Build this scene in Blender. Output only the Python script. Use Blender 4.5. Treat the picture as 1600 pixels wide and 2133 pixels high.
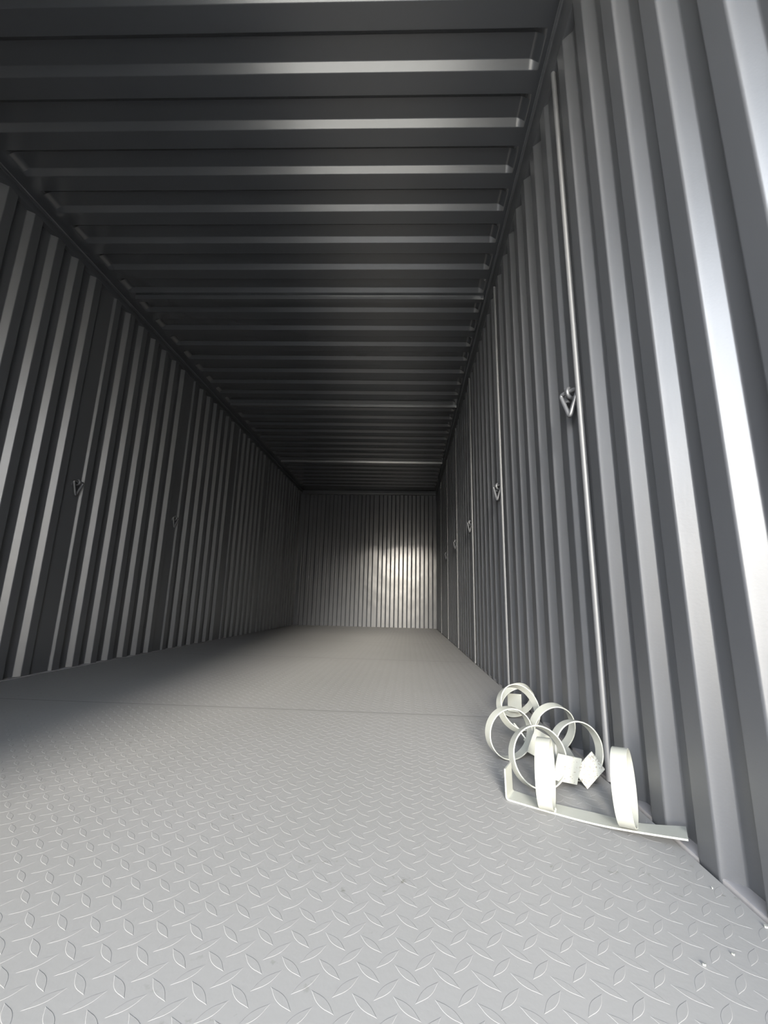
import bpy, bmesh, math, random
from mathutils import Vector, Matrix
random.seed(7)
S = bpy.context.scene
for o in list(bpy.data.objects): bpy.data.objects.remove(o)
COL = S.collection

# ------------------------------------------------------------------ numbers of the place (metres)
W, H, D = 2.35, 2.324, 7.226          # inside width, roof underside, depth to the end wall
Y0 = -0.42                            # door plane

# ------------------------------------------------------------------ camera
cam_d = bpy.data.cameras.new('camera'); cam = bpy.data.objects.new('camera', cam_d); COL.objects.link(cam)
cam_d.sensor_fit = 'VERTICAL'; cam_d.sensor_height = 24.0; cam_d.lens = 883.0 / 2133.0 * 24.0
cam_d.clip_start = 0.02; cam_d.clip_end = 500
yaw, pitch, roll = -0.0592, 0.211, 0.0229
F = Vector((math.sin(yaw)*math.cos(pitch), math.cos(yaw)*math.cos(pitch), math.sin(pitch)))
R0 = Vector((math.cos(yaw), -math.sin(yaw), 0)); U0 = R0.cross(F)
R = R0*math.cos(roll) + U0*math.sin(roll); U = U0*math.cos(roll) - R0*math.sin(roll)
cam.matrix_world = Matrix(((R.x, U.x, -F.x, 1.8806), (R.y, U.y, -F.y, 0.0), (R.z, U.z, -F.z, 0.3957), (0, 0, 0, 1)))
S.camera = cam

# ------------------------------------------------------------------ light and exposure
world = bpy.data.worlds.new('sky'); S.world = world; world.use_nodes = True
nt = world.node_tree; nt.nodes.clear()
wo = nt.nodes.new('ShaderNodeOutputWorld'); bg = nt.nodes.new('ShaderNodeBackground')
tc = nt.nodes.new('ShaderNodeTexCoord'); sx = nt.nodes.new('ShaderNodeSeparateXYZ')
rp = nt.nodes.new('ShaderNodeValToRGB')
rp.color_ramp.interpolation = 'EASE'
rp.color_ramp.elements[0].position = 0.0; rp.color_ramp.elements[0].color = (1.0, 0.87, 0.68, 1)
rp.color_ramp.elements[1].position = 1.0; rp.color_ramp.elements[1].color = (0.42, 0.50, 0.62, 1)
e = rp.color_ramp.elements.new(0.12); e.color = (0.98, 0.94, 0.87, 1)
e = rp.color_ramp.elements.new(0.35); e.color = (0.70, 0.75, 0.82, 1)
nt.links.new(tc.outputs['Generated'], sx.inputs[0]); nt.links.new(sx.outputs['Z'], rp.inputs[0])
nt.links.new(rp.outputs[0], bg.inputs[0])
dt = nt.nodes.new('ShaderNodeVectorMath'); dt.operation = 'DOT_PRODUCT'; dt.inputs[1].default_value = (-0.42, -0.907, 0.0)
nt.links.new(tc.outputs['Generated'], dt.inputs[0])
mr = nt.nodes.new('ShaderNodeMapRange'); mr.interpolation_type = 'SMOOTHSTEP'
for i_, v_ in zip(range(1, 5), (0.1, 0.95, 8.0, 18.5)): mr.inputs[i_].default_value = v_
nt.links.new(dt.outputs['Value'], mr.inputs[0]); nt.links.new(mr.outputs[0], bg.inputs[1])
nt.links.new(bg.outputs[0], wo.inputs[0])
sun_d = bpy.data.lights.new('sun', 'SUN'); sun_d.energy = 14.0; sun_d.angle = math.radians(15); sun_d.color = (1.0, 0.93, 0.80)
sun = bpy.data.objects.new('sun', sun_d); COL.objects.link(sun)
SUN_EL, SUN_AZ = 14.0, 1.0            # low sun shining in through the open half of the doors
se, sa = math.radians(SUN_EL), math.radians(SUN_AZ)
sun.rotation_euler = Vector((-math.sin(sa)*math.cos(se), math.cos(sa)*math.cos(se), -math.sin(se))).to_track_quat('-Z', 'Y').to_euler()
sun.location = (1.8, -6, 2)
S.view_settings.view_transform = 'Standard'; S.view_settings.look = 'None'
S.view_settings.gamma = 1.0; S.view_settings.use_curve_mapping = False
S.view_settings.exposure = 0.0
S.cycles.diffuse_bounces = 1

# ------------------------------------------------------------------ materials
def mat(name, col, rough=0.5, bump=0.0, bscale=60, var=0.0, vscale=3.0, spec=0.5, wavy=0.0, wscale=3.0, metallic=0.0):
    m = bpy.data.materials.new(name); m.use_nodes = True
    t = m.node_tree; b = t.nodes['Principled BSDF']
    b.inputs['Base Color'].default_value = (*col, 1); b.inputs['Roughness'].default_value = rough
    b.inputs['Specular IOR Level'].default_value = spec; b.inputs['Metallic'].default_value = metallic
    co = t.nodes.new('ShaderNodeTexCoord')
    if var:
        n = t.nodes.new('ShaderNodeTexNoise'); n.inputs['Scale'].default_value = vscale; n.inputs['Detail'].default_value = 5
        t.links.new(co.outputs['Object'], n.inputs['Vector'])
        r = t.nodes.new('ShaderNodeValToRGB')
        r.color_ramp.elements[0].position = .3; r.color_ramp.elements[1].position = .7
        r.color_ramp.elements[0].color = (*[c*(1-var) for c in col], 1); r.color_ramp.elements[1].color = (*[min(1, c*(1+var)) for c in col], 1)
        t.links.new(n.outputs['Fac'], r.inputs[0]); t.links.new(r.outputs[0], b.inputs['Base Color'])
    last = None
    for amp, sc, dist in ((bump, bscale, .0006), (wavy, wscale, .02)):
        if not amp: continue
        n = t.nodes.new('ShaderNodeTexNoise'); n.inputs['Scale'].default_value = sc; n.inputs['Detail'].default_value = 2
        t.links.new(co.outputs['Object'], n.inputs['Vector'])
        bp = t.nodes.new('ShaderNodeBump'); bp.inputs['Strength'].default_value = amp; bp.inputs['Distance'].default_value = dist
        t.links.new(n.outputs['Fac'], bp.inputs['Height'])
        if last: t.links.new(last.outputs[0], bp.inputs['Normal'])
        last = bp
    if last: t.links.new(last.outputs[0], b.inputs['Normal'])
    return m
WALLC = (0.072, 0.076, 0.085)
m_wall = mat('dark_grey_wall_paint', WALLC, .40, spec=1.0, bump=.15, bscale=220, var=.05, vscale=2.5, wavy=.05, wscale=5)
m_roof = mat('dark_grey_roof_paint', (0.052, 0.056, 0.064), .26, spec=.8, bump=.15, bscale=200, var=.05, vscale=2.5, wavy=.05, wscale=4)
m_wall.node_tree.nodes['Principled BSDF'].inputs['IOR'].default_value = 1.62
m_roof.node_tree.nodes['Principled BSDF'].inputs['IOR'].default_value = 1.72
m_end = mat('dark_grey_end_paint', WALLC, .20, spec=.40, bump=.12, bscale=200, var=.06, vscale=3, wavy=.13, wscale=4)
m_rod = mat('grey_rod_paint', (0.10, 0.104, 0.112), .55, spec=1.0, bump=.2, bscale=150)
m_rail = mat('dark_grey_rail_paint', (0.055, 0.058, 0.065), .5, bump=.3, bscale=160, var=.06)
m_ledge = mat('grey_ledge_paint', (0.26, 0.255, 0.265), .6, bump=.4, bscale=90, var=.12, vscale=9)
m_gap_seam_shade = mat('dark_gap_and_seam_shade', (0.03, 0.03, 0.03), .9)
m_white = mat('cream_white_gloss_paint', (0.34, 0.35, 0.325), .38, bump=.25, bscale=120, var=.03, vscale=20)
m_ground = mat('pale_concrete_yard', (0.72, 0.66, 0.56), .9, bump=.5, bscale=30, var=.12, vscale=1.2)

def speckled(name, dark, amount):
    m = mat(name, (0.34, 0.35, 0.325), .45, bump=.3, bscale=150)
    t = m.node_tree; b = t.nodes['Principled BSDF']; co = t.nodes.new('ShaderNodeTexCoord')
    v = t.nodes.new('ShaderNodeTexNoise'); v.inputs['Scale'].default_value = 260; v.inputs['Detail'].default_value = 3
    r = t.nodes.new('ShaderNodeValToRGB'); r.color_ramp.elements[0].position = amount; r.color_ramp.elements[1].position = amount+.05
    r.color_ramp.elements[0].color = (0.34, 0.35, 0.325, 1); r.color_ramp.elements[1].color = (*dark, 1)
    t.links.new(co.outputs['Object'], v.inputs['Vector']); t.links.new(v.outputs['Fac'], r.inputs[0]); t.links.new(r.outputs[0], b.inputs['Base Color'])
    return m
m_spk1 = speckled('lightly_speckled_white_paint', (0.16, 0.15, 0.12), .64)
m_spk2 = speckled('heavily_speckled_white_paint', (0.20, 0.19, 0.165), .56)

# floor paint: light grey enamel with scattered scuffs and a few darker smears
m_floor = mat('light_grey_floor_enamel', (0.27, 0.27, 0.27), .60, spec=.35, bump=.25, bscale=140)
t = m_floor.node_tree; b = t.nodes['Principled BSDF']; co = t.nodes.new('ShaderNodeTexCoord')
n1 = t.nodes.new('ShaderNodeTexNoise'); n1.inputs['Scale'].default_value = 1.6; n1.inputs['Detail'].default_value = 4
n2 = t.nodes.new('ShaderNodeTexNoise'); n2.inputs['Scale'].default_value = 38; n2.inputs['Detail'].default_value = 6; n2.inputs['Roughness'].default_value = .7
n3 = t.nodes.new('ShaderNodeTexNoise'); n3.inputs['Scale'].default_value = 3.1; n3.inputs['Detail'].default_value = 2
r1 = t.nodes.new('ShaderNodeValToRGB'); r1.color_ramp.elements[0].position = .3; r1.color_ramp.elements[1].position = .7
r1.color_ramp.elements[0].color = (0.234, 0.235, 0.236, 1); r1.color_ramp.elements[1].color = (0.250, 0.250, 0.254, 1)
r2 = t.nodes.new('ShaderNodeValToRGB'); r2.color_ramp.elements[0].position = .61; r2.color_ramp.elements[1].position = .70
r3 = t.nodes.new('ShaderNodeValToRGB'); r3.color_ramp.elements[0].position = .52; r3.color_ramp.elements[1].position = .62
mu = t.nodes.new('ShaderNodeMath'); mu.operation = 'MULTIPLY'
mx = t.nodes.new('ShaderNodeMix'); mx.data_type = 'RGBA'; mx.inputs['B'].default_value = (0.13, 0.13, 0.12, 1)
for n in (n1, n2, n3): t.links.new(co.outputs['Object'], n.inputs['Vector'])
t.links.new(n1.outputs['Fac'], r1.inputs[0]); t.links.new(n2.outputs['Fac'], r2.inputs[0]); t.links.new(n3.outputs['Fac'], r3.inputs[0])
t.links.new(r2.outputs[0], mu.inputs[0]); t.links.new(r3.outputs[0], mu.inputs[1])
t.links.new(mu.outputs[0], mx.inputs['Factor']); t.links.new(r1.outputs[0], mx.inputs['A'])
t.links.new(mx.outputs['Result'], b.inputs['Base Color'])

# ------------------------------------------------------------------ helpers
def mesh_obj(name, verts, faces, m, parent=None, smooth=None):
    me = bpy.data.meshes.new(name); me.from_pydata([tuple(v) for v in verts], [], faces)
    me.materials.append(m)
    if smooth is not None:
        for p in me.polygons: p.use_smooth = True
        me.set_sharp_from_angle(angle=math.radians(smooth))
    me.update(); o = bpy.data.objects.new(name, me); COL.objects.link(o)
    if parent: o.parent = parent
    return o
def bm_obj(name, bm, m, parent=None, smooth=None, recalc=True):
    if recalc: bmesh.ops.recalc_face_normals(bm, faces=bm.faces)
    me = bpy.data.meshes.new(name); bm.to_mesh(me); bm.free(); me.materials.append(m)
    if smooth is not None:
        for p in me.polygons: p.use_smooth = True
        me.set_sharp_from_angle(angle=math.radians(smooth))
    o = bpy.data.objects.new(name, me); COL.objects.link(o)
    if parent: o.parent = parent
    return o
def box(bm, x0, x1, y0, y1, z0, z1, bev=0.0, M=None):
    r = bmesh.ops.create_cube(bm, size=1)
    for v in r['verts']:
        v.co = Vector(((x0+x1)/2+v.co.x*(x1-x0), (y0+y1)/2+v.co.y*(y1-y0), (z0+z1)/2+v.co.z*(z1-z0)))
    vs = r['verts']
    if bev:
        g = bmesh.ops.bevel(bm, geom=list({ed for v in vs for ed in v.link_edges}), offset=bev, segments=2, affect='EDGES', profile=.5)
        vs = g['verts'] if M else []
    if M:
        for v in vs: v.co = M @ v.co
def tag(o, label, cat, group=None):
    o['label'] = label; o['category'] = cat
    if group: o['group'] = group
def struct(o): o['kind'] = 'structure'; return o
def empty(name, loc, rot=None):
    o = bpy.data.objects.new(name, None); COL.objects.link(o); o.location = loc; o.empty_display_size = .05
    if rot: o.rotation_euler = rot
    return o
def tube(bm, pts, r, seg=14, closed=False):
    pts = [Vector(p) for p in pts]; n = len(pts); rings = []
    prev = None
    for i, p in enumerate(pts):
        if closed: d = (pts[(i+1) % n]-pts[i-1]).normalized()
        else: d = (pts[min(i+1, n-1)]-pts[max(i-1, 0)]).normalized()
        if prev is None:
            a = d.cross(Vector((0.13, 0.31, 0.94))).normalized()
        else:
            a = (prev - d*prev.dot(d)).normalized()
        prev = a; bb = d.cross(a)
        rings.append([bm.verts.new(p + (a*math.cos(q)+bb*math.sin(q))*r) for q in [2*math.pi*k/seg for k in range(seg)]])
    m = n if closed else n-1
    for i in range(m):
        A, B = rings[i], rings[(i+1) % n]
        off = 0
        if closed and i == n-1:
            off = min(range(seg), key=lambda s: (A[0].co-B[s].co).length)
        for k in range(seg):
            bm.faces.new((A[k], A[(k+1) % seg], B[(k+1+off) % seg], B[(k+off) % seg]))
    if not closed:
        bm.faces.new(rings[0][::-1]); bm.faces.new(rings[-1])
def fillet(profile, r):
    """round the corners of a polyline of (s, depth)"""
    out = [profile[0]]
    for i in range(1, len(profile)-1):
        p0, p1, p2 = (Vector((*profile[j], 0)) for j in (i-1, i, i+1))
        a = (p0-p1); c = (p2-p1); la = a.length; lc = c.length
        ang = math.pi - a.angle(c)
        if ang < .02: out.append(profile[i]); continue
        d = min(r*math.tan(ang/2), la*.45, lc*.45)
        q0 = p1 + a.normalized()*d; q2 = p1 + c.normalized()*d
        for k in range(5):
            tt = k/4
            q = q0*(1-tt)**2 + p1*2*tt*(1-tt) + q2*tt**2
            out.append((q.x, q.y))
    out.append(profile[-1]); return out

def wn(o):
    w = o.modifiers.new('flat_normals', 'WEIGHTED_NORMAL'); w.keep_sharp = True; w.weight = 100; w.mode = 'FACE_AREA'
# ------------------------------------------------------------------ corrugated side walls
RUN, DEP = 0.022, 0.026
def side_profile(first, pitch, per, ya, yb, seam_near=True):
    """first = y where a shallow seam slope meets the inner flat (its near end). Returns (y, depth) from far to near."""
    # slope tops (near ends of inner flats, right wall orientation), listed with a seam flag
    tops = []
    for k in range(-3, 9):
        base = first + per*k
        tops.append((base, True))
        for j in range(1, 7): tops.append((base + j*pitch, False))
    tops = sorted(x for x in tops if ya+.03 < x[0] < yb-.09)
    return tops
def corrugate(tops, pitch, ya, yb, mirror=False):
    """tops: y of near end of every inner flat.  Looking from near to far each rib is: outer flat, slope up to inner at top, inner flat .047, slope back."""
    prof = [(ya, DEP)]
    flat = 0.047
    for i, (y, seam) in enumerate(tops):
        d = DEP*(.5 if seam else 1); run = RUN*(.55 if seam else 1)
        nxt_seam = (i+1 < len(tops) and tops[i+1][1])
        dn = DEP*(.5 if nxt_seam else 1)
        prof += [(y-run, d), (y, 0.0), (y+flat, 0.0), (y+flat+RUN*(.55 if nxt_seam else 1), dn)]
    if prof[1][0] < ya: prof = prof[1:]
    prof.append((yb, prof[-1][1]))
    return fillet(prof, .007)
ZB = -0.01
def wall_mesh(name, prof, xin, sgn, ztop, m):
    zs = [ZB, ztop]
    V = []; Fc = []
    n = len(prof)
    th = 0.002
    for (y, d) in prof:
        for z in zs: V.append((xin + sgn*d, y, z))
    for i in range(n-1):
        a = i*2
        f = (a, a+2, a+3, a+1)
        Fc.append(f if sgn < 0 else f[::-1])
    o = mesh_obj(name, V, Fc, m, smooth=50)
    md = o.modifiers.new('thickness', 'SOLIDIFY'); md.thickness = th; md.offset = -1
    wn(o)
    return struct(o)
RT = side_profile(1.224, .1350, .9975, Y0, D)
LT = side_profile(2.281, .1428, 1.040, Y0, D)
wall_mesh('wall_right', corrugate(RT, .135, Y0, D+.06), W+.004, 1, 2.17, m_wall)
wall_mesh('wall_left', corrugate(LT, .1428, Y0, D+.06), -.006, -1, 2.272, m_wall)

# end wall: same pressed sheet seen square on, a broad lap joint right of the middle
def end_profile():
    half = 0.0715; pts = []
    lines = []
    x = 1.369
    k = 0
    P = []
    # to the right of the lap
    xs = [1.369 + half*i for i in range(14)]
    lev = 0.0
    P.append((1.369-.096+.008, 0.0))
    cur = 0.0
    for i, x in enumerate(xs):
        if x > W: break
        new = DEP if cur == 0 else 0.0
        P += [(x-.009, cur), (x+.009, new)]; cur = new
    P.append((W+.09, cur))
    Lp = []
    cur = 0.0
    i = 0
    while True:
        x = 1.273 - half*i
        if x < 0: break
        new = DEP if cur == 0 else 0.0
        Lp += [(x+.009, cur), (x-.009, new)]; cur = new; i += 1
    Lp.append((-.09, cur))
    return Lp[::-1] + P[1:]
ep = fillet(end_profile(), .007)
V = []; Fc = []
for (x, d) in ep:
    for z in (ZB, H+.03): V.append((x, D+d, z))
for i in range(len(ep)-1):
    a = i*2; Fc.append((a, a+2, a+3, a+1))
o = struct(mesh_obj('wall_back', V, Fc, m_end, smooth=50))
o.modifiers.new('thickness', 'SOLIDIFY').thickness = .002; o.modifiers['thickness'].offset = -1; wn(o)

# ------------------------------------------------------------------ roof: stamped ribs, skewed a touch like the real sheets
SK = 0.029
near_edges = [1.193+.191*k for k in range(-7, 7)] + [2.525+.1934*k for k in range(0, 8)] + [4.03+.1935*k for k in range(0, 9)] + [5.78+.193*k for k in range(0, 7)]
near_edges = sorted(y for y in near_edges if y < D-.06)
rp_ = [(-.9, 0.0)]
RD = .021
for y in near_edges:
    # high flat ends, slope comes down facing the doors, low flat begins at y
    a0, a1, a2, a3 = y-.118, y-.097, y-.023, y
    if a0 < rp_[-1][0]+.004:
        a0 = rp_[-1][0]+.004; a1 = a0+.022
    rp_ += [(a0, 0.0), (a1, RD), (a2, RD), (a3, 0.0)]
rp_.append((D+.15, 0.0)); rp_ = fillet(rp_, .006)
XS = [(-.02, 0), (.060, 0), (.066, .06), (.074, .28), (.084, .62), (.094, .88), (.104, 1)] + [(.104+(2.300-.104)*i/12, 1) for i in range(1, 13)] + [(2.310, .88), (2.319, .62), (2.328, .28), (2.335, .06), (2.340, 0), (W+.03, 0)]
V = []; Fc = []
for (y, d) in rp_:
    for (x, k) in XS:
        V.append((x, y + SK*(x-1.7), H + d*k))
nx = len(XS)
for i in range(len(rp_)-1):
    for j in range(nx-1):
        a = i*nx+j; Fc.append((a, a+nx, a+nx+1, a+1))
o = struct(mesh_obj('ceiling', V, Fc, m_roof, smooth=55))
o.modifiers.new('thickness', 'SOLIDIFY').thickness = .002; o.modifiers['thickness'].offset = -1; wn(o)
# downstand bars under the roof joints
tn = 1
for yb_ in (2.360, 3.884, 5.62):
    bm = bmesh.new()
    for (x0, x1, zz) in ((.085, 2.343, .026),):
        vs = []
        for x in (x0, x1):
            yy = yb_ + SK*(x-1.65)
            for (dy, dz) in ((0, .001), (.004, -zz), (.034, -zz), (.038, .001)):
                vs.append(bm.verts.new((x, yy+dy, H+dz)))
        for k in range(4): bm.faces.new((vs[k], vs[(k+1) % 4], vs[4+(k+1) % 4], vs[4+k]))
        bm.faces.new(vs[:4]); bm.faces.new(vs[4:])
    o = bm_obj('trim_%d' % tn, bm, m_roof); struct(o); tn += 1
# rails
def rail(boxes, m=m_rail, bev=.003):
    global tn
    bm = bmesh.new()
    for bx in boxes: box(bm, *bx, bev=bev)
    o = bm_obj('trim_%d' % tn, bm, m, smooth=40); struct(o); tn += 1
    return o
rail([(W+.004, W+.07, Y0, D+.03, 2.165, H+.001), (W-.004, W+.03, Y0, D, H-.052, H-.040)])
rail([(-.07, -.004, Y0, D+.03, 2.268, H+.001), (-.03, .004, Y0, D, H-.02, H)])
rail([(-.0, W, D-.035, D+.05, 2.252, H-.012), (-.1, W+.1, D-.012, D+.09, H-.014, H+.05)])
rail([(-.06, W+.06, Y0-.08, Y0, 2.27, H+.05)])
# corner posts at the door end
rail([(-.1, -.0, Y0-.08, Y0, -.1, H)]); rail([(W, W+.1, Y0-.08, Y0, -.1, H)])

# ------------------------------------------------------------------ floor: chequer plate sheets with welded joints
seams = [Y0, 1.674, 3.165, 4.50, 5.73, D+.03]
V = []; Fc = []
G = 0.0
for i in range(len(seams)-1):
    ya, yb_ = seams[i]+(G if i else 0), seams[i+1]-(G if i < len(seams)-2 else 0)
    b0 = len(V)
    V += [(.004, ya, 0), (W, ya, 0), (W, yb_, 0), (.004, yb_, 0), (.004, ya, -.006), (W, ya, -.006), (W, yb_, -.006), (.004, yb_, -.006)]
    Fc += [(b0, b0+1, b0+2, b0+3), (b0, b0+4, b0+5, b0+1), (b0+1, b0+5, b0+6, b0+2), (b0+2, b0+6, b0+7, b0+3), (b0+3, b0+7, b0+4, b0)]
# raised lugs of the plate
NL = 8
LA, LB, HT = .0178, .0048, .00018
def lens_pts(scale):
    pts = []
    for k in range(NL+1):
        u = -1+2*k/NL; pts.append((u*LA*(scale if abs(u) < 1 else scale+.12), LB*scale*(1-u*u)))
    for k in range(NL-1, 0, -1):
        u = -1+2*k/NL; pts.append((u*LA*scale, -LB*scale*(1-u*u)))
    return pts
outer = lens_pts(1.0); inner = lens_pts(.88)
dx, dy = .0426, .0396
def lug(cx, cy, ang):
    b0 = len(V); c, s = math.cos(ang), math.sin(ang)
    for (px, py) in outer: V.append((cx+px*c-py*s, cy+px*s+py*c, -.0001))
    for (px, py) in inner: V.append((cx+px*c-py*s, cy+px*s+py*c, HT))
    n = len(outer)
    for k in range(n): Fc.append((b0+k, b0+(k+1) % n, b0+n+(k+1) % n, b0+n+k))
    Fc.append(tuple(b0+n+k for k in range(n)))
ay, ax = .5383, 2.0756
for j in range(-24, 170):
    cy = ay + dy*j
    for i in range(-49, 7):
        cx = ax + dx*i
        for (ox, oy, an) in ((0, 0, 48), (dx/2, dy/2, -42)):
            X, Y = cx+ox, cy+oy
            if X < .02 or X > W-.012 or Y < Y0+.02 or Y > D-.02: continue
            if min(abs(Y-s_) for s_ in seams[1:-1]) < .014: continue
            lug(X, Y, math.radians(an))
o = struct(mesh_obj('floor', V, Fc, m_floor, smooth=10))
for ys in seams[1:-1]:  # dark strips laid flush on the plate joints: their shade line put in as colour
    struct(mesh_obj('trim_%d' % tn, [(.01, ys-.0014, .0003), (W-.004, ys-.0014, .0003), (W-.004, ys+.0014, .0003), (.01, ys+.0014, .0003)], [(0, 1, 2, 3)], m_gap_seam_shade)); tn += 1
# dark joint below the sheets
struct(mesh_obj('trim_%d' % tn, [(-.004, Y0, -.008), (W+.006, Y0, -.008), (W+.006, D+.03, -.008), (-.004, D+.03, -.008)], [(0, 1, 2, 3)], m_gap_seam_shade)); tn += 1
# bottom rail ledges
def ledge(x0, x1):
    global tn
    bm = bmesh.new(); box(bm, x0, x1, Y0, D+.03, -.02, .003, bev=.002)
    struct(bm_obj('trim_%d' % tn, bm, m_ledge, smooth=40)); tn += 1
ledge(W+.0065, W+.05); ledge(-.05, .001)

# ------------------------------------------------------------------ doors at the open end
bm = bmesh.new()
box(bm, -.02, 1.0, Y0-.06, Y0-.015, .01, 2.27, bev=.004)
for k in range(5): box(bm, .06, .96, Y0-.015, Y0+.006, .15+.42*k, .40+.42*k, bev=.006)
struct(bm_obj('door_1', bm, m_wall, smooth=40))
bm = bmesh.new()
box(bm, W+.035, W+.08, Y0-1.25, Y0-.09, .01, 2.27, bev=.004)
struct(bm_obj('door_2', bm, m_wall, smooth=40))
g = struct(mesh_obj('ground', [(-60, -120, -.16), (60, -120, -.16), (60, 20, -.16), (-60, 20, -.16)], [(0, 1, 2, 3)], m_ground))

# ------------------------------------------------------------------ lashing rods on the right wall
RODS = [1.125+.9975*k for k in range(6)]
ordn = ['nearest', 'second nearest', 'third nearest', 'fourth from the doors', 'fifth from the doors', 'farthest']
for k, y in enumerate(RODS):
    bm = bmesh.new(); tube(bm, [(0, 0, 0), (0, 0, 1.0), (0, 0, 2.165)], .0085, 16)
    rod = bm_obj('lashing_rod', bm, m_rod, smooth=50); rod.location = (W+.006, y, .002)
    tag(rod, ordn[k]+' slim round steel rod standing in the grey right wall joint', 'rod', 'vertical rods along the right wall')
# D-shaped lashing rings
def ring_mesh(bm):
    # triangular ring hanging from its top side
    pts = []
    cor = [Vector((-.031, 0, .002)), Vector((.031, 0, .002)), Vector((0, 0, -.080))]
    for i in range(3):
        p0, p1, p2 = cor[i-1], cor[i], cor[(i+1) % 3]
        a = (p0-p1).normalized(); c = (p2-p1).normalized(); q0 = p1+a*.012; q2 = p1+c*.012
        for k in range(6):
            tt = k/5; pts.append(q0*(1-tt)**2+p1*2*tt*(1-tt)+q2*tt**2)
    tube(bm, pts, .0064, 12, closed=True)
def lashing_ring(loc, rot, label, group, mside):
    e_ = empty('lashing_ring', loc, rot); tag(e_, label, 'ring', group)
    bm = bmesh.new(); ring_mesh(bm); bm_obj('ring', bm, mside, e_, smooth=50)
    bm = bmesh.new()
    arc = [(0, .026, .004)] + [(0, .013*math.cos(a)*1.0+.004, .014*math.sin(a)-.001) for a in [math.radians(60+24*k) for k in range(10)]] + [(0, .026, -.014)]
    tube(bm, arc, .0056, 10); bm_obj('staple', bm, mside, e_, smooth=50)
    bm = bmesh.new(); box(bm, -.030, -.008, .004, .016, -.026, -.003, bev=.002); bm_obj('lug', bm, m_rail, e_, smooth=40)
    return e_
RR = [(1.183, 1.012, 'triangular grey lashing ring on right wall, the nearest and largest in view'),
      (2.200, 1.012, 'grey lashing ring beside the second nearest rod of the right wall'),
      (3.210, 1.01, 'small grey lashing ring beside the third nearest rod of the right wall'),
      (4.220, 1.01, 'tiny grey lashing ring beside the fourth rod of the right wall'),
      (5.230, 1.01, 'faint lashing ring beside the fifth rod of the right wall')]
for y, z, lb in RR:
    lashing_ring((W-.002, y-.012, z), (math.radians(-4), 0, math.radians(-58)), lb, 'lashing rings on the right wall', m_wall)
lashing_ring((-.002, 2.232, 1.03), (math.radians(4), 0, math.radians(82)), 'dark triangular lashing ring low contrast on the shaded left wall, nearest', 'lashing rings on the left wall', m_wall)
lashing_ring((-.002, 3.272, 1.03), (math.radians(4), 0, math.radians(82)), 'dark lashing ring deeper along the shaded left wall', 'lashing rings on the left wall', m_wall)

# ------------------------------------------------------------------ white ring brackets piled by the right wall
BR, BWD, BT = .0635, .027, .0030
def band_bm(r=BR, wd=BWD, th=BT, seg=72, gap=None):
    """ring band, axis +Y (front rim at y=0, body behind)"""
    bm = bmesh.new(); R_ = []
    for k in range(seg):
        a = 2*math.pi*k/seg
        c, s = math.cos(a), math.sin(a)
        ri, ro = r-th, r
        R_.append([bm.verts.new((ro*c, .0005, ro*s)), bm.verts.new((ro*c, wd-.0005, ro*s)), bm.verts.new(((ro-.0005)*c, wd, (ro-.0005)*s)), bm.verts.new(((ri+.0005)*c, wd, (ri+.0005)*s)),
                   bm.verts.new((ri*c, wd-.0005, ri*s)), bm.verts.new((ri*c, .0005, ri*s)), bm.verts.new(((ri+.0005)*c, 0, (ri+.0005)*s)), bm.verts.new(((ro-.0005)*c, 0, (ro-.0005)*s))])
    for k in range(seg):
        A, B = R_[k], R_[(k+1) % seg]
        for j in range(8): bm.faces.new((A[j], A[(j+1) % 8], B[(j+1) % 8], B[j]))
    return bm
def pose(c, az, el):
    az, el = math.radians(az), math.radians(el)
    n = Vector((math.sin(az)*math.cos(el), -math.cos(az)*math.cos(el), math.sin(el)))   # towards the viewer
    Y = -n; X = Y.cross(Vector((0, 0, 1))).normalized(); Z = X.cross(Y)
    M = Matrix(((X.x, Y.x, Z.x, c[0]), (X.y, Y.y, Z.y, c[1]), (X.z, Y.z, Z.z, c[2]), (0, 0, 0, 1)))
    return M
def bracket(label, c, az, el, plate, pm, weld=None):
    M = pose(c, az, el)
    e_ = empty('ring_bracket', c); tag(e_, label, 'bracket', 'white ring brackets piled by the right wall')
    Ti = Matrix.Translation(-Vector(c))
    bm = band_bm(); bm.transform(Ti @ M); bm_obj('ring', bm, m_white, e_, smooth=40)
    # plate from four corners
    P = [Vector(p)-Vector(c) for p in plate]
    n = (P[1]-P[0]).cross(P[2]-P[0]).normalized()
    if n.y > 0: n = -n
    bm = bmesh.new()
    top = [bm.verts.new(p) for p in P]; bot = [bm.verts.new(p - n*.0035) for p in P]
    bm.faces.new(top); bm.faces.new(bot)
    for k in range(4): bm.faces.new((top[k], top[(k+1) % 4], bot[(k+1) % 4], bot[k]))
    bmesh.ops.recalc_face_normals(bm, faces=bm.faces)
    bmesh.ops.bevel(bm, geom=list(bm.edges), offset=.0006, segments=2, affect='EDGES')
    pl = bm_obj('plate', bm, pm, e_, smooth=35)
    if weld:
        bm = bmesh.new()
        for k in range(7):
            r = bmesh.ops.create_icosphere(bm, subdivisions=2, radius=random.uniform(.0022, .004))
            off = Vector(weld)-Vector(c)+Vector((random.uniform(-.009, .009), random.uniform(-.003, .003), random.uniform(-.005, .005)))
            for v in r['verts']: v.co += off
        bm_obj('weld_bead', bm, m_white, e_, smooth=60)
    return e_
def quad(c, ux, uz, s=.06):
    c = Vector(c); ux = Vector(ux).normalized(); uz = Vector(uz); uz = (uz-ux*uz.dot(ux)).normalized(); h = s/2
    return [c-ux*h+uz*h, c+ux*h+uz*h, c+ux*h-uz*h, c-ux*h-uz*h]
def ray(p, k):
    c = (1.8806, 0, .3957); return tuple(c[i]+(p[i]-c[i])*k for i in range(3))
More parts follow.
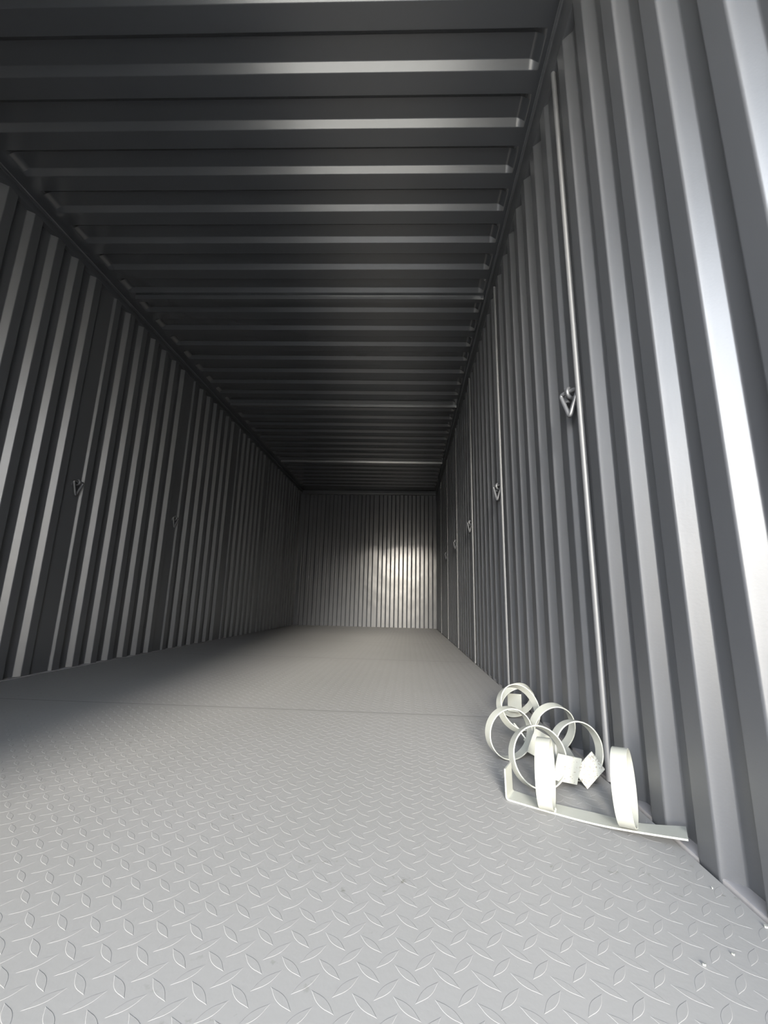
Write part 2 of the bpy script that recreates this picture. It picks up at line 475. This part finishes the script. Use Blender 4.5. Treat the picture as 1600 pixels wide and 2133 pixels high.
P1 = [ray(p, .945) for p in ((2.2362, 1.1102, .0592), (2.2941, 1.12, .0473), (2.2811, 1.1268, -.0109), (2.2231, 1.1171, .001))]
P2 = [ray((2.2962, 1.0657, .0808), 1.016), ray((2.3316, 1.0876, .0377), .990), ray((2.2871, 1.0814, -.0021), .990), ray((2.2516, 1.0594, .0411), 1.016)]
P3 = [(2.2509, 1.6878, .0809), (2.2872, 1.6406, .0874), (2.2839, 1.63, .0284), (2.2476, 1.6772, .0219)]
bracket('white steel ring leaning back, front of the pile, square plate facing the doors', (2.1795, 1.0540, .0685), 12, 15, P1, m_spk1)
bracket('white steel ring nearest the corrugated wall with a heavily speckled diamond plate', (2.2881, 1.1143, .0663), 15, 6, P2, m_spk2)
bracket('white steel ring standing leftmost in the pile on the open floor', (2.1587, 1.2333, .0645), 17, -1, quad((2.2238, 1.212, .0475), (.8, .45, -.48), (.32, .1, .95)), m_white)
bracket('white steel ring in the middle of the pile, between the leftmost and the wall rings', (2.2840, 1.2720, .0680), 16, -11, quad((2.290, 1.232, .018), (.95, .2, -.1), (.1, .85, .42)), m_white)
bracket('smaller looking white ring at the far end with a plain plate upright inside it', (2.2778, 1.6419, .0585), 15, -29, P3, m_white)
bracket('white ring raised at the back of the pile on a tilted plate with weld', (2.2088, 1.3295, .1127), 22, 26, quad((2.2125, 1.321, .041), (.45, .85, -.45), (-.5, .2, .62)), m_white, weld=(2.217, 1.297, .036))

# flat bar with two upright rings and a bent-up end
near = [Vector(p) for p in [(2.0942, 0.9966, 0.0035), (2.1627, 0.952, 0.0035), (2.2311, 0.9071, 0.006), (2.2856, 0.8694, 0.0135), (2.3442, 0.8185, 0.028)]]
far = [Vector(p) for p in [(2.1166, 1.0406, 0.0035), (2.1799, 0.9908, 0.0035), (2.2489, 0.9495, 0.006), (2.3018, 0.9012, 0.0135), (2.367, 0.8615, 0.028)]]
E_ = empty('bar_bracket', (2.16, .96, 0)); tag(E_, 'long white flat bar on the floor with two upright rings and one bent-up end', 'bracket')
T0 = -Vector((2.16, .96, 0))
def catmull(P, n=8):
    out = []
    for i in range(len(P)-1):
        p0 = P[max(i-1, 0)]; p1 = P[i]; p2 = P[i+1]; p3 = P[min(i+2, len(P)-1)]
        for k in range(n):
            u = k/n
            out.append(.5*((2*p1)+(-p0+p2)*u+(2*p0-5*p1+4*p2-p3)*u*u+(-p0+3*p1-3*p2+p3)*u**3))
    out.append(P[-1]); return out
def strip(a, b_, th, upd):
    bm = bmesh.new(); rows = []
    for p, q, n in zip(a, b_, upd):
        rows.append([bm.verts.new(p+T0), bm.verts.new(q+T0), bm.verts.new(q+T0-n*th), bm.verts.new(p+T0-n*th)])
    for i in range(len(rows)-1):
        A, B = rows[i], rows[i+1]
        for k in range(4): bm.faces.new((A[k], A[(k+1) % 4], B[(k+1) % 4], B[k]))
    bm.faces.new(rows[0]); bm.faces.new(rows[-1])
    return bm
na, fa = catmull(near), catmull(far)
# bent tab continues the strip upwards round a small radius
dirx = (near[1]-near[0]).normalized()
tabn, tabf, ups = [], [], []
for k in range(8, -1, -1):
    a = math.radians(11.0*k)
    off = -dirx*(.004*math.sin(a)) + Vector((0, 0, .004*(1-math.cos(a))))
    tabn.append(near[0]+off); tabf.append(far[0]+off); ups.append((Vector((0, 0, 1))*math.cos(a)+dirx*math.sin(a)).normalized())
top_n = [tabn[0]+Vector((-.001, 0, .052))]; top_f = [tabf[0]+Vector((-.001, 0, .052))]
A_ = top_n + tabn + na[1:]; B_ = top_f + tabf + fa[1:]; UP = [ups[0]] + ups + [Vector((0, 0, 1))]*(len(na)-1)
bm_obj('flat_bar', strip(A_, B_, .003, UP), m_white, E_, smooth=40)
def upright(cx, cy, z0, axis, lean):
    ax = Vector(axis).normalized()
    el = lean
    M = Matrix.Translation(Vector((cx, cy, z0+BR)))
    Y = Vector((ax.x, ax.y, el)).normalized(); X = Y.cross(Vector((0, 0, 1))).normalized(); Z = X.cross(Y)
    Rm = Matrix(((X.x, Y.x, Z.x, 0), (X.y, Y.y, Z.y, 0), (X.z, Y.z, Z.z, 0), (0, 0, 0, 1)))
    bm = band_bm(); bm.transform(Matrix.Translation(T0) @ M @ Rm @ Matrix.Translation((0, -BWD/2, 0)))
    bm_obj('ring', bm, m_white, E_, smooth=40)
    bm = bmesh.new()
    for k in range(6):
        r = bmesh.ops.create_icosphere(bm, subdivisions=2, radius=random.uniform(.002, .0035))
        off = Vector((cx, cy, z0+.001))+T0+ax*(BWD/2+.001)+Vector((-ax.y, ax.x, 0))*random.uniform(-.012, .012)
        for v in r['verts']: v.co += off
    bm_obj('weld_bead', bm, m_white, E_, smooth=60)
upright(2.163, .967, .0035, (.93, -.37, 0), .02)
upright(2.2832, 0.8941, .0115, (.865, -.50, 0), .05)

# paint flakes on the floor
def chip(x, y, s, label):
    bm = bmesh.new(); vs = []
    n = 7
    t_ = [bm.verts.new((s*random.uniform(.6, 1.1)*math.cos(2*math.pi*k/n), s*random.uniform(.5, 1)*math.sin(2*math.pi*k/n), .0018+random.uniform(-.0004, .0004))) for k in range(n)]
    b2 = [bm.verts.new((v.co.x*.95, v.co.y*.95, 0)) for v in t_]
    bm.faces.new(t_); bm.faces.new(b2)
    for k in range(n): bm.faces.new((t_[k], t_[(k+1) % n], b2[(k+1) % n], b2[k]))
    o = bm_obj('paint_flake', bm, m_white); o.location = (x, y, .0005)
    tag(o, label, 'flake', 'white paint flakes on the floor')
CH = [(2.343, .668, .0028, 'white paint flake at the right edge gap of the floor plate'),
      (2.2217, .5995, .0024, 'small white paint flake on the plate in the lower right foreground'),
      (2.2670, .6180, .0020, 'tiny white paint flake closest to the right wall in the foreground'),
      (2.327, .742, .0016, 'tiny white paint flake just past the white flat bar by the right wall')]
for c in CH: chip(*c)
